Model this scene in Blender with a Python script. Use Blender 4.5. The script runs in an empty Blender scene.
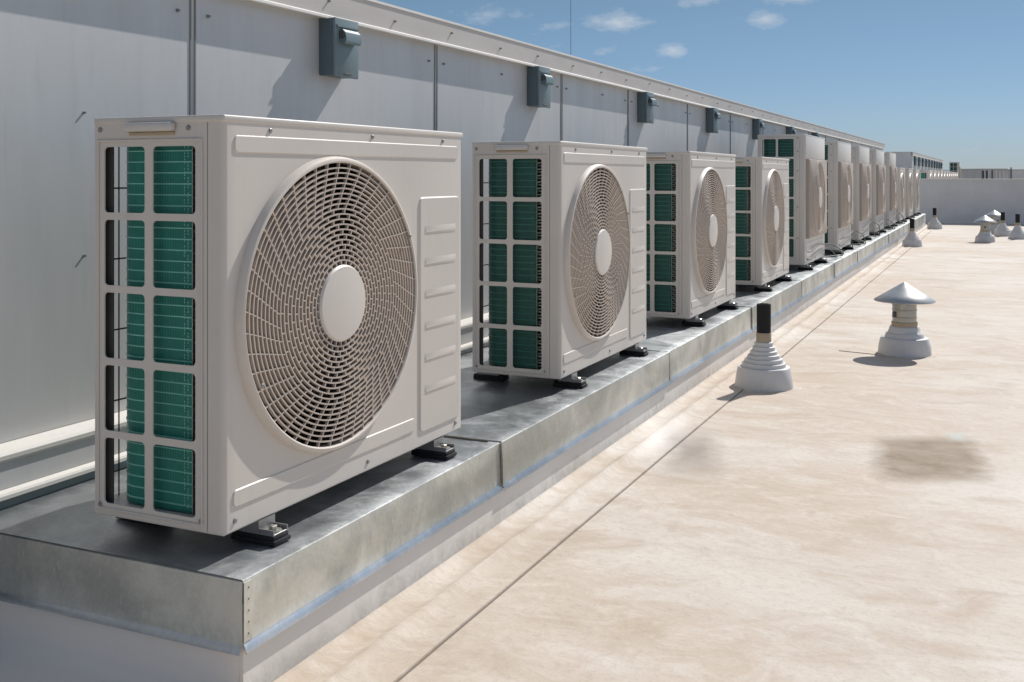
import bpy, bmesh, math, random
from mathutils import Vector, Matrix, noise
random.seed(7)
R = math.radians
scene = bpy.context.scene
COL = scene.collection

# ------------------------------------------------------------------ materials
def lin(c):
    return tuple(((v/255)/12.92 if v/255 <= .04045 else ((v/255+.055)/1.055)**2.4) for v in c)

class NT:
    def __init__(s, name):
        s.m = bpy.data.materials.new(name); s.m.use_nodes = True
        s.t = s.m.node_tree; s.n = s.t.nodes; s.l = s.t.links
        s.b = s.n['Principled BSDF']; s.x = s.n.new('ShaderNodeTexCoord')
        s.obj = s.x.outputs['Object']
    def link(s, a, b): s.l.new(a, b)
    def mapping(s, scale=(1, 1, 1), loc=(0, 0, 0), src=None):
        m = s.n.new('ShaderNodeMapping'); m.inputs['Scale'].default_value = scale
        m.inputs['Location'].default_value = loc
        s.link(src or s.obj, m.inputs['Vector']); return m.outputs[0]
    def noise(s, scale, detail=4, rough=.55, vec=None, dist=0):
        k = s.n.new('ShaderNodeTexNoise'); k.inputs['Scale'].default_value = scale
        k.inputs['Detail'].default_value = detail; k.inputs['Roughness'].default_value = rough
        k.inputs['Distortion'].default_value = dist
        s.link(vec or s.obj, k.inputs['Vector']); return k.outputs[0]
    def voro(s, scale, vec=None, out='Color'):
        k = s.n.new('ShaderNodeTexVoronoi'); k.inputs['Scale'].default_value = scale
        s.link(vec or s.obj, k.inputs['Vector']); return k.outputs[out]
    def ramp(s, f, stops):
        r = s.n.new('ShaderNodeValToRGB'); e = r.color_ramp.elements
        while len(e) < len(stops): e.new(.5)
        for i, (p, c) in enumerate(stops):
            e[i].position = p
            e[i].color = (c, c, c, 1) if isinstance(c, (int, float)) else (*c, 1)
        s.link(f, r.inputs[0]); return r.outputs[0]
    def mix(s, f, a, b, mode='MIX'):
        k = s.n.new('ShaderNodeMix'); k.data_type = 'RGBA'; k.blend_type = mode
        for sock, v in ((k.inputs[0], f), (k.inputs[6], a), (k.inputs[7], b)):
            if isinstance(v, bpy.types.NodeSocket): s.link(v, sock)
            elif isinstance(v, (int, float)): sock.default_value = v if sock.type == 'VALUE' else (v, v, v, 1)
            else: sock.default_value = (*v, 1)
        return k.outputs[2]
    def math(s, op, a, b=0, c=None):
        k = s.n.new('ShaderNodeMath'); k.operation = op
        for i, v in enumerate((a, b) if c is None else (a, b, c)):
            if isinstance(v, bpy.types.NodeSocket): s.link(v, k.inputs[i])
            else: k.inputs[i].default_value = v
        return k.outputs[0]
    def bump(s, h, strength=.3, dist=.01):
        k = s.n.new('ShaderNodeBump'); k.inputs['Strength'].default_value = strength
        k.inputs['Distance'].default_value = dist; s.link(h, k.inputs['Height'])
        s.link(k.outputs[0], s.b.inputs['Normal'])
    def set(s, color=None, rough=None, metal=None, spec=None):
        for nm, v in (('Base Color', color), ('Roughness', rough), ('Metallic', metal), ('Specular IOR Level', spec)):
            if v is None: continue
            if isinstance(v, bpy.types.NodeSocket): s.link(v, s.b.inputs[nm])
            else: s.b.inputs[nm].default_value = (*v, 1) if isinstance(v, tuple) else v
        return s

M = {}
def painted(name, col, rough=.45, dirt=.12, grime=(.30, .27, .22)):
    a = NT(name)
    n = a.noise(2.2, 6, .6); n2 = a.noise(26, 4, .6)
    c = a.mix(a.ramp(n, [(.38, 0.), (.75, dirt)]), col, grime)
    c = a.mix(a.ramp(n2, [(.60, 0.), (.82, dirt*.8)]), c, grime)
    a.set(c, a.ramp(a.noise(7, 3), [(.3, rough-.06), (.7, rough+.1)]), 0)
    sk_ = a.noise(30, 5, .65, a.mapping((1, 1, .09)))
    c2 = a.mix(a.ramp(sk_, [(.56, 0.), (.74, dirt*1.1)]), c, grime); a.set(c2)
    a.bump(a.noise(320, 2), .035, .002)
    M[name] = a.m; return a
painted('cream_enamel', (.655, .60, .54), .40, .10)
painted('guard_plastic', (.67, .60, .53), .42, .08)
painted('guard_tan', (.42, .345, .285), .5, .15)
painted('guard_blades_shaded', (.54, .455, .385), .45, .1)  # guard plastic darkened: shade between the blades put into the colour
painted('tall_unit_enamel', (.64, .60, .555), .36, .12)
painted('hub_plastic', (.68, .625, .565), .42, .05)
painted('white_trim', (.74, .71, .66), .42, .16)
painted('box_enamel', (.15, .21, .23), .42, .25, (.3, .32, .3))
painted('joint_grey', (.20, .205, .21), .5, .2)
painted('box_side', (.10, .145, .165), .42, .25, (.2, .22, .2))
painted('vent_sealant', (.66, .65, .64), .55, .14, (.42, .38, .33))
painted('end_paint_lifted', (.86, .79, .72), .6, .12, (.6, .52, .44))  # curb colour lightened and warmed against the shade on the end
painted('band_tan', (.46, .36, .24), .6, .3)
painted('far_white', (.70, .69, .68), .6, .2)
painted('far_grey', (.50, .49, .47), .5, .3)
painted('far_dark', (.055, .065, .075), .5, .2)
def plain(name, col, rough=.5, metal=0):
    a = NT(name); a.set(a.mix(a.ramp(a.noise(18, 4), [(.35, 0.), (.75, .35)]), col, tuple(v*1.5+.01 for v in col)), rough, metal)
    M[name] = a.m
plain('black_rubber', (.008, .008, .009), .8)
plain('black_plastic', (.012, .012, .013), .5)
plain('fan_plastic', (.012, .012, .013), .45)
plain('steel', (.40, .39, .36), .38, .85)
plain('cap_metal', (.47, .47, .455), .40, .6)
plain('screw_steel', (.26, .255, .25), .45, .6)
plain('bend_metal', (.20, .25, .22), .35, .7)
plain('copper', (.22, .16, .12), .45, .7)
plain('cable_black', (.02, .02, .022), .5)
plain('seam_dirt', (.27, .22, .17), .8)
plain('caulk', (.20, .175, .14), .8)
plain('post_shade', (.075, .07, .062), .5)  # casing colour darkened: shade inside the cabinet painted in
plain('gap_dark', (.08, .08, .08), .7)

# wall panels: slightly streaked light grey
a = NT('wall_sheet')
st = a.noise(3.0, 7, .62, a.mapping((1, 2.6, .42)))
st2 = a.noise(16, 5, .6, a.mapping((1, 2.2, .35)))
bl = a.noise(1.1, 4, .6)
c = a.mix(a.ramp(st, [(.36, 0.), (.68, .42)]), (.60, .595, .585), (.49, .485, .48))
c = a.mix(a.ramp(st2, [(.55, 0.), (.85, .30)]), c, (.41, .405, .40))
c = a.mix(a.ramp(bl, [(.5, 0.), (.72, .30)]), c, (.62, .62, .62))
a.set(c, a.ramp(st, [(.3, .36), (.7, .55)]), .12); a.bump(a.noise(1.6, 3, .5, a.mapping((1, 1.3, .5))), .35, .02)
M['wall_sheet'] = a.m
a = NT('cap_sheet')
n = a.noise(6, 6, .6, a.mapping((1, .5, 2)))
c = a.mix(a.ramp(n, [(.35, 0.), (.75, .4)]), (.60, .555, .51), (.45, .41, .37))
a.set(c, .5, .05); a.bump(a.noise(1.3, 2), .3, .02); M['cap_sheet'] = a.m

# galvanised steel, tinted per face by what it mirrors
def galv(name, base, dark, warm, rough, metal):
    a = NT(name)
    sp = a.voro(130, a.mapping((1, 1, 1)))
    cl = a.noise(3.3, 7, .64, None, .6)
    dr = a.noise(9, 7, .7, a.mapping((1, 1, .6)), .8)
    c = a.mix(a.ramp(cl, [(.40, 0.), (.60, .95)]), base, dark)
    c = a.mix(a.ramp(dr, [(.50, 0.), (.76, .65)]), c, warm)
    c = a.mix(a.ramp(a.noise(1.7, 3, .5, a.mapping((1, 1, 1.6), (2.2, .6, 0)), .5), [(.47, 0.), (.60, .55)]), c, tuple(v*.62 for v in dark))
    c = a.mix(a.ramp(a.noise(90, 3, .8, a.mapping((1, 1, .25))), [(.62, 0.), (.70, .35)]), c, (.75, .75, .73))
    bw = a.n.new('ShaderNodeRGBToBW'); a.link(sp, bw.inputs[0])
    c = a.mix(.09, c, a.ramp(bw.outputs[0], [(.2, .25), (.8, .75)]), 'OVERLAY')
    r = a.mix(a.ramp(dr, [(.4, 0.), (.7, 1.)]), (rough,)*3, (rough+.2,)*3)
    a.set(c, r, metal)
    h = a.mix(.12, a.noise(2.4, 2, .4), a.noise(40, 3))
    a.bump(h, .30, .02); M[name] = a.m
galv('galvanised', (.68, .66, .59), (.43, .43, .385), (.70, .63, .50), .42, .35)  # beige reflection of the roof put into the face colour
galv('galvanised_top_sky', (.52, .55, .56), (.30, .32, .33), (.56, .56, .54), .36, .8)  # bluish sky reflection put into the top colour
galv('galvanised_sky_tint', (.60, .63, .66), (.46, .49, .52), (.60, .60, .58), .30, .75)  # sky reflection on the hem put into the colour

# painted curb upstand with black streaky dirt near its foot
a = NT('curb_paint')
sep = a.n.new('ShaderNodeSeparateXYZ'); a.link(a.obj, sep.inputs[0])
low = a.math('SUBTRACT', 1.0, a.math('MULTIPLY', sep.outputs[2], 7.5))
n = a.noise(9, 8, .75, a.mapping((1, 1, .8), (2, 5, 1)), 1.2)
mk = a.ramp(a.math('MULTIPLY', n, low), [(.24, 0.), (.55, .75)])
c = a.mix(mk, (.80, .765, .72), (.30, .295, .28))
c = a.mix(a.ramp(a.noise(3, 4), [(.4, 0.), (.7, .35)]), c, (.68, .63, .56))
a.set(c, .6, 0); a.bump(a.noise(12, 4), .2, .01); M['curb_paint'] = a.m

# roof membrane
a = NT('roof_membrane')
v = a.mapping((1.0, 1.45, 1), (3.3, 1.7, 0))
big = a.noise(.55, 5, .6, a.mapping((1, 1.2, 1), (7, 2, 0)), .4)
n1 = a.noise(1.2, 8, .66, v, .6); n2 = a.noise(5.5, 8, .7, v, 1.0); n3 = a.noise(42, 5, .7)
c = a.mix(a.ramp(n1, [(.38, 0.), (.62, 1.)]), (.665, .605, .53), (.565, .485, .40))
c = a.mix(a.ramp(big, [(.42, 0.), (.60, .75)]), c, (.53, .42, .315))
c = a.mix(a.ramp(n2, [(.46, 0.), (.66, .6)]), c, (.715, .65, .575))
c = a.mix(a.ramp(a.noise(2.6, 7, .68, a.mapping((1, 1.6, 1), (1, 8, 0)), .8), [(.50, 0.), (.66, .7)]), c, (.465, .36, .265))
c = a.mix(a.ramp(n3, [(.50, 0.), (.74, .5)]), c, (.42, .345, .28))
c = a.mix(a.ramp(a.noise(120, 3, .7), [(.58, 0.), (.76, .5)]), c, (.38, .31, .25))
cr = a.n.new('ShaderNodeTexNoise'); cr.inputs['Scale'].default_value = 3.2; cr.inputs['Detail'].default_value = 5
cr.inputs['Distortion'].default_value = 2.2; a.link(v, cr.inputs['Vector'])
line = a.ramp(cr.outputs[0], [(.485, 0.), (.5, .10), (.515, 0.)])
c = a.mix(line, c, (.74, .68, .60))
sep = a.n.new('ShaderNodeSeparateXYZ'); a.link(a.obj, sep.inputs[0])
X, Y = sep.outputs[0], sep.outputs[1]
wob = a.math('MULTIPLY', a.math('SUBTRACT', a.noise(9, 5, .7), .5), .10)
wob2 = a.math('MULTIPLY', a.math('SUBTRACT', a.noise(2.2, 3, .6, a.mapping((1, 1, 1), (4, 9, 0))), .5), .12)
def stain(cx, cy, hx, hy, soft, ang=0, view=0):
    dx = a.math('ADD', a.math('SUBTRACT', X, cx), wob); dy = a.math('ADD', a.math('SUBTRACT', Y, cy), wob)
    u = a.math('ABSOLUTE', a.math('ADD', a.math('MULTIPLY', dx, math.cos(view)), a.math('MULTIPLY', dy, math.sin(view))))
    w = a.math('ABSOLUTE', a.math('SUBTRACT', a.math('MULTIPLY', dy, math.cos(ang)), a.math('MULTIPLY', dx, math.sin(ang))))
    u = a.math('DIVIDE', u, hx); w = a.math('DIVIDE', w, hy)
    k = a.math('POWER', a.math('ADD', a.math('POWER', u, 7.0), a.math('POWER', w, 7.0)), .1429)
    return a.ramp(k, [(max(0, 1-soft), 1.), (1., 0.)])
s1 = a.math('MULTIPLY', stain(-.215, 3.97, .205, .33, .38, R(24.5), R(7)), a.ramp(a.noise(6, 6, .7, v), [(.30, .6), (.6, 1.)]))
c = a.mix(s1, c, (.245, .175, .108))
s2 = a.math('MULTIPLY', stain(-.985, 3.70, .13, .40, .9, R(24.5), R(15)), .9)
c = a.mix(a.math('MULTIPLY', stain(-1.13, 3.86, .12, .34, .9, R(24.5), R(17)), 1.0), c, (.84, .79, .73))
c = a.mix(s2, c, (.30, .25, .21))
s4 = stain(-.14, 4.33, .045, .09, .8, R(24.5), R(5))
c = a.mix(a.math('MULTIPLY', s4, .6), c, (.50, .56, .53))
# dark dirt line at each membrane lap (sheets laid across the roof)
lap = a.math('ABSOLUTE', a.math('SUBTRACT', a.math('FRACT', a.math('DIVIDE', a.math('ADD', Y, a.math('MULTIPLY', wob2, .25)), 1.83)), .5))
c = a.mix(a.ramp(lap, [(.0, .16), (.010, .0)]), c, (.34, .26, .19))
a.set(c, a.ramp(n2, [(.3, .62), (.7, .8)]), 0, .35)
h = a.mix(.35, n2, n3)
a.bump(h, .28, .012); M['roof_membrane'] = a.m

# coil fins
def coil_mat(name, k):
  a = NT(name)
  sep = a.n.new('ShaderNodeSeparateXYZ'); a.link(a.obj, sep.inputs[0])
  f = a.math('ADD', sep.outputs[0], sep.outputs[1])
  w = a.math('SINE', a.math('MULTIPLY', f, 1500))
  w01 = a.math('MULTIPLY_ADD', w, .5, .5)
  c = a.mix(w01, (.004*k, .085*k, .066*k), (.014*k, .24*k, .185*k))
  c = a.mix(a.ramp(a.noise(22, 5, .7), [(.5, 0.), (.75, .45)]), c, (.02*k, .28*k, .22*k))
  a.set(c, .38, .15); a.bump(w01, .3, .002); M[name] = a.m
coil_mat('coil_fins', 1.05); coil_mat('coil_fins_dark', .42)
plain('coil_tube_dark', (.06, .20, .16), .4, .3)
plain('coil_tube', (.20, .50, .42), .4, .3)
plain('distant_ground', (.16, .15, .13), .9)
plain('distant_hill', (.09, .13, .17), .9)
plain('wire', (.03, .03, .03), .5, .4)

# ------------------------------------------------------------------ mesh helpers
class MB:
    def __init__(s): s.bm = bmesh.new()
    def box(s, x0, x1, y0, y1, z0, z1, bev=0, seg=2):
        r = bmesh.ops.create_cube(s.bm, size=1)
        for v in r['verts']:
            v.co = Vector(((x0+x1)/2+v.co.x*(x1-x0), (y0+y1)/2+v.co.y*(y1-y0), (z0+z1)/2+v.co.z*(z1-z0)))
        if bev:
            es = {e for v in r['verts'] for e in v.link_edges}
            bmesh.ops.bevel(s.bm, geom=list(es), offset=bev, segments=seg, affect='EDGES', profile=.5)
        return s
    def poly(s, pts):
        return s.bm.faces.new([s.bm.verts.new(p) for p in pts])
    def prism(s, pts, axis, lo, hi):
        """2D outline pts extruded along axis ('x' pts=(y,z); 'y' pts=(x,z); 'z' pts=(x,y))"""
        def P(p, t):
            return {'x': (t, p[0], p[1]), 'y': (p[0], t, p[1]), 'z': (p[0], p[1], t)}[axis]
        A = [s.bm.verts.new(P(p, lo)) for p in pts]; B = [s.bm.verts.new(P(p, hi)) for p in pts]
        n = len(pts)
        s.bm.faces.new(A); s.bm.faces.new(B[::-1])
        for i in range(n): s.bm.faces.new((A[i], B[i], B[(i+1) % n], A[(i+1) % n]))
        return s
    def lathe(s, prof, c=(0, 0, 0), n=32, axis='z', capb=True, capt=True):
        rings = []
        for r, h in prof:
            ring = []
            for k in range(n):
                t = 2*math.pi*k/n; u, w = r*math.cos(t), r*math.sin(t)
                p = {'z': (u, w, h), 'x': (h, u, w), 'y': (u, h, w)}[axis]
                ring.append(s.bm.verts.new((p[0]+c[0], p[1]+c[1], p[2]+c[2])))
            rings.append(ring)
        for A, B in zip(rings, rings[1:]):
            for k in range(n): s.bm.faces.new((A[k], A[(k+1) % n], B[(k+1) % n], B[k]))
        if capb: s.bm.faces.new(rings[0][::-1])
        if capt: s.bm.faces.new(rings[-1])
        return s
    def tube(s, pts, r, n=8, cap=True):
        pts = [Vector(p) for p in pts]; rings = []
        up = None
        for i, p in enumerate(pts):
            d = (pts[min(i+1, len(pts)-1)]-pts[max(i-1, 0)]).normalized()
            if up is None: up = d.orthogonal().normalized()
            up = (up-d*up.dot(d)).normalized(); q = d.cross(up)
            rings.append([s.bm.verts.new(p+(up*math.cos(2*math.pi*k/n)+q*math.sin(2*math.pi*k/n))*r) for k in range(n)])
        for A, B in zip(rings, rings[1:]):
            for k in range(n): s.bm.faces.new((A[k], A[(k+1) % n], B[(k+1) % n], B[k]))
        if cap: s.bm.faces.new(rings[0][::-1]); s.bm.faces.new(rings[-1])
        return s
    def plate(s, cells, place, d):
        """cells: (rect, hole loop or None); place(u,v,w)->point; plate thickness d"""
        for rect, loop in cells:
            u0, u1, v0, v1 = rect
            if not loop:
                A = [s.bm.verts.new(place(u, v, 0)) for u, v in ((u0, v0), (u1, v0), (u1, v1), (u0, v1))]
                B = [s.bm.verts.new(place(u, v, d)) for u, v in ((u0, v0), (u1, v0), (u1, v1), (u0, v1))]
                s.bm.faces.new(A); s.bm.faces.new(B[::-1]); continue
            cu = sum(p[0] for p in loop)/len(loop); cv = sum(p[1] for p in loop)/len(loop)
            out = []
            for (u, v) in loop:
                du, dv = u-cu, v-cv; ts = []
                if du > 1e-9: ts.append((u1-cu)/du)
                if du < -1e-9: ts.append((u0-cu)/du)
                if dv > 1e-9: ts.append((v1-cv)/dv)
                if dv < -1e-9: ts.append((v0-cv)/dv)
                t = min(ts); out.append([cu+du*t, cv+dv*t])
            for cx, cy in ((u0, v0), (u1, v0), (u1, v1), (u0, v1)):
                k = min(range(len(out)), key=lambda i: (out[i][0]-cx)**2+(out[i][1]-cy)**2)
                out[k] = [cx, cy]
            n = len(loop)
            fo = [s.bm.verts.new(place(u, v, 0)) for u, v in out]; fi = [s.bm.verts.new(place(u, v, 0)) for u, v in loop]
            bo = [s.bm.verts.new(place(u, v, d)) for u, v in out]; bi = [s.bm.verts.new(place(u, v, d)) for u, v in loop]
            for i in range(n):
                j = (i+1) % n
                s.bm.faces.new((fo[i], fo[j], fi[j], fi[i])); s.bm.faces.new((bo[i], bi[i], bi[j], bo[j]))
                s.bm.faces.new((fi[i], fi[j], bi[j], bi[i]))
        return s
    def build(s, name, mat, parent=None, smooth=False, off=(0, 0, 0), recalc=True, weld=False):
        if weld: bmesh.ops.remove_doubles(s.bm, verts=s.bm.verts, dist=1e-5)
        if recalc: bmesh.ops.recalc_face_normals(s.bm, faces=s.bm.faces)
        if off != (0, 0, 0): bmesh.ops.translate(s.bm, verts=s.bm.verts, vec=off)
        me = bpy.data.meshes.new(name); s.bm.to_mesh(me); s.bm.free()
        me.materials.append(M[mat])
        if smooth:
            me.polygons.foreach_set('use_smooth', [True]*len(me.polygons))
            try: me.set_sharp_from_angle(angle=R(smooth if smooth is not True else 40))
            except Exception: pass
        o = bpy.data.objects.new(name, me); COL.objects.link(o)
        if parent: o.parent = parent
        return o

def rrect(u0, u1, v0, v1, r, n=5):
    out = []
    for cx, cy, a0 in ((u1-r, v1-r, 0), (u0+r, v1-r, 90), (u0+r, v0+r, 180), (u1-r, v0+r, 270)):
        for k in range(n+1):
            t = R(a0+90*k/n); out.append((cx+r*math.cos(t), cy+r*math.sin(t)))
    return out
def circ(cu, cv, r, n=72):
    return [(cu+r*math.cos(2*math.pi*k/n), cv+r*math.sin(2*math.pi*k/n)) for k in range(n)]

def tag(o, label=None, cat=None, group=None, kind=None):
    if label: o['label'] = label
    if cat: o['category'] = cat
    if group: o['group'] = group
    if kind: o['kind'] = kind
    return o
def empty(name, loc=(0, 0, 0), rz=0):
    o = bpy.data.objects.new(name, None); COL.objects.link(o)
    o.location = loc; o.rotation_euler = (0, 0, rz); o.empty_display_size = .1; return o
def copy_tree(o, parent=None):
    kids = list(o.children)
    c = o.copy(); COL.objects.link(c); c.parent = parent
    for ch in kids: copy_tree(ch, c)
    return c

# ------------------------------------------------------------------ fitted layout
F, TH, YH, E = 1066.0, R(24.4734), 175.39, .98
ZP = .2447           # platform top
AF = -1.338          # unit fronts
AC = -1.2475         # platform front edge
Y0 = 1.5617          # platform near end
def ground(px, py, z=0):
    Zc = F*(E-z)/(py-YH); Xc = (px-512)/F*Zc
    return Vector((Xc*math.cos(TH)-Zc*math.sin(TH), Xc*math.sin(TH)+Zc*math.cos(TH), z))

# ------------------------------------------------------------------ outdoor unit parts
SY = 1.045
def fan_guard(root, cy, cz, Ro, off, x0=0.0, prot=.017, nr=20, N=46, depth=.009, hubr=.0835, collar=.015):
    """collar ring + concentric blades + curved short spokes, one mesh; hub is a sub-part"""
    g = MB(); c = (0, cy, cz)
    ri = Ro-collar
    g.lathe([(Ro, x0-.001), (Ro-.003, x0+prot*.6), (Ro-.006, x0+prot*.9), (Ro-.010, x0+prot), (ri+.003, x0+prot),
             (ri, x0+prot*.85), (ri, x0-.012), (Ro-.012, x0-.012)], c, 96, 'x', False, False)
    px = x0+prot*.80
    r0 = hubr; st = (ri-r0)/nr
    NS = 96
    for i in range(1, nr):
        r = r0+st*i; bul = px+.006*math.cos(r/ri*math.pi/2)
        prof = [(r-.0016, bul-depth), (r-.0016, bul), (r+.0016, bul), (r+.0016, bul-depth)]
        rings = []
        for rr, h in prof:
            rings.append([g.bm.verts.new((h, cy+rr*math.cos(2*math.pi*k/NS), cz+rr*math.sin(2*math.pi*k/NS))) for k in range(NS)])
        for A, B in zip(rings, rings[1:]):
            for k in range(NS): g.bm.faces.new((A[k], B[k], B[(k+1) % NS], A[(k+1) % NS]))
    ang = 0
    for i in range(nr):
        ra, rb = r0+st*i, r0+st*(i+1)
        outer = i >= nr-9
        n = N if outer else 31
        tw = -(.010+.0024*(nr-i)) if outer else -(math.pi/n*1.10)
        cell = 2*math.pi/n
        for k in range(n):
            t0 = ang+cell*k; t1 = t0+(tw if outer else -.012)
            bul = px+.006*math.cos(ra/ri*math.pi/2)
            pa, pb = (math.cos(t0), math.sin(t0)), (math.cos(t1), math.sin(t1))
            wd = .0014 if outer else .0016
            V = []
            for (q, r) in ((pa, ra-.001), (pb, rb+.001)):
                for sgn in (-1, 1):
                    yy, zz = cy+r*q[0]-sgn*wd*q[1], cz+r*q[1]+sgn*wd*q[0]
                    V.append((g.bm.verts.new((bul-.0004, yy, zz)), g.bm.verts.new((bul-depth*.8, yy, zz))))
            a0, a1, b0, b1 = V
            g.bm.faces.new((a0[0], a1[0], b1[0], b0[0])); g.bm.faces.new((a0[1], b0[1], b1[1], a1[1]))
            g.bm.faces.new((a0[0], b0[0], b0[1], a0[1])); g.bm.faces.new((a1[0], a1[1], b1[1], b1[0]))
        ang += tw
    for v in g.bm.verts: v.co.y = cy+(v.co.y-cy)*SY
    go = g.build('fan_guard', 'guard_plastic', root, 35, off)
    go.data.materials.append(M['guard_blades_shaded'])
    for p in go.data.polygons:
        if math.hypot((p.center.y-off[1]-cy)/SY, p.center.z-cz) < ri-.0012: p.material_index = 1
    h = MB(); hr = hubr+.001
    h.lathe([(hr, px-.012), (hr, px+.006), (hr-.004, px+.010), (hr*.6, px+.0125), (.004, px+.0135)], c, 48, 'x')
    for v in h.bm.verts: v.co.y = cy+(v.co.y-cy)*SY
    h.build('hub_cap', 'hub_plastic', go, 35, off)
    return go

def fan(root, cy, cz, off, R0=.27, x=-.10):
    f = MB(); f.lathe([(.055, x-.05), (.06, x), (.05, x+.025), (.01, x+.03)], (0, cy, cz), 24, 'x')
    for b in range(3):
        a0 = b*2*math.pi/3+.5
        grid = []
        for i in range(7):
            r = .05+(R0-.05)*i/6; row = []
            for j in range(7):
                s = j/6-.5; ang = a0+s*(1.25-.2*i/6)+.35*i/6
                row.append(f.bm.verts.new((x+s*.075, cy+r*math.cos(ang), cz+r*math.sin(ang))))
            grid.append(row)
        for i in range(6):
            for j in range(6): f.bm.faces.new((grid[i][j], grid[i+1][j], grid[i+1][j+1], grid[i][j+1]))
    f.build('fan_blades', 'fan_plastic', root, True, off)
    s = MB()
    s.lathe([(R0+.022, -.004), (R0+.012, -.03), (R0+.012, -.15)], (0, cy, cz), 64, 'x', False, False)
    for v in s.bm.verts: v.co.y = cy+(v.co.y-cy)*SY
    s.build('fan_shroud', 'black_plastic', root, True, off, recalc=False)

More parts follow.
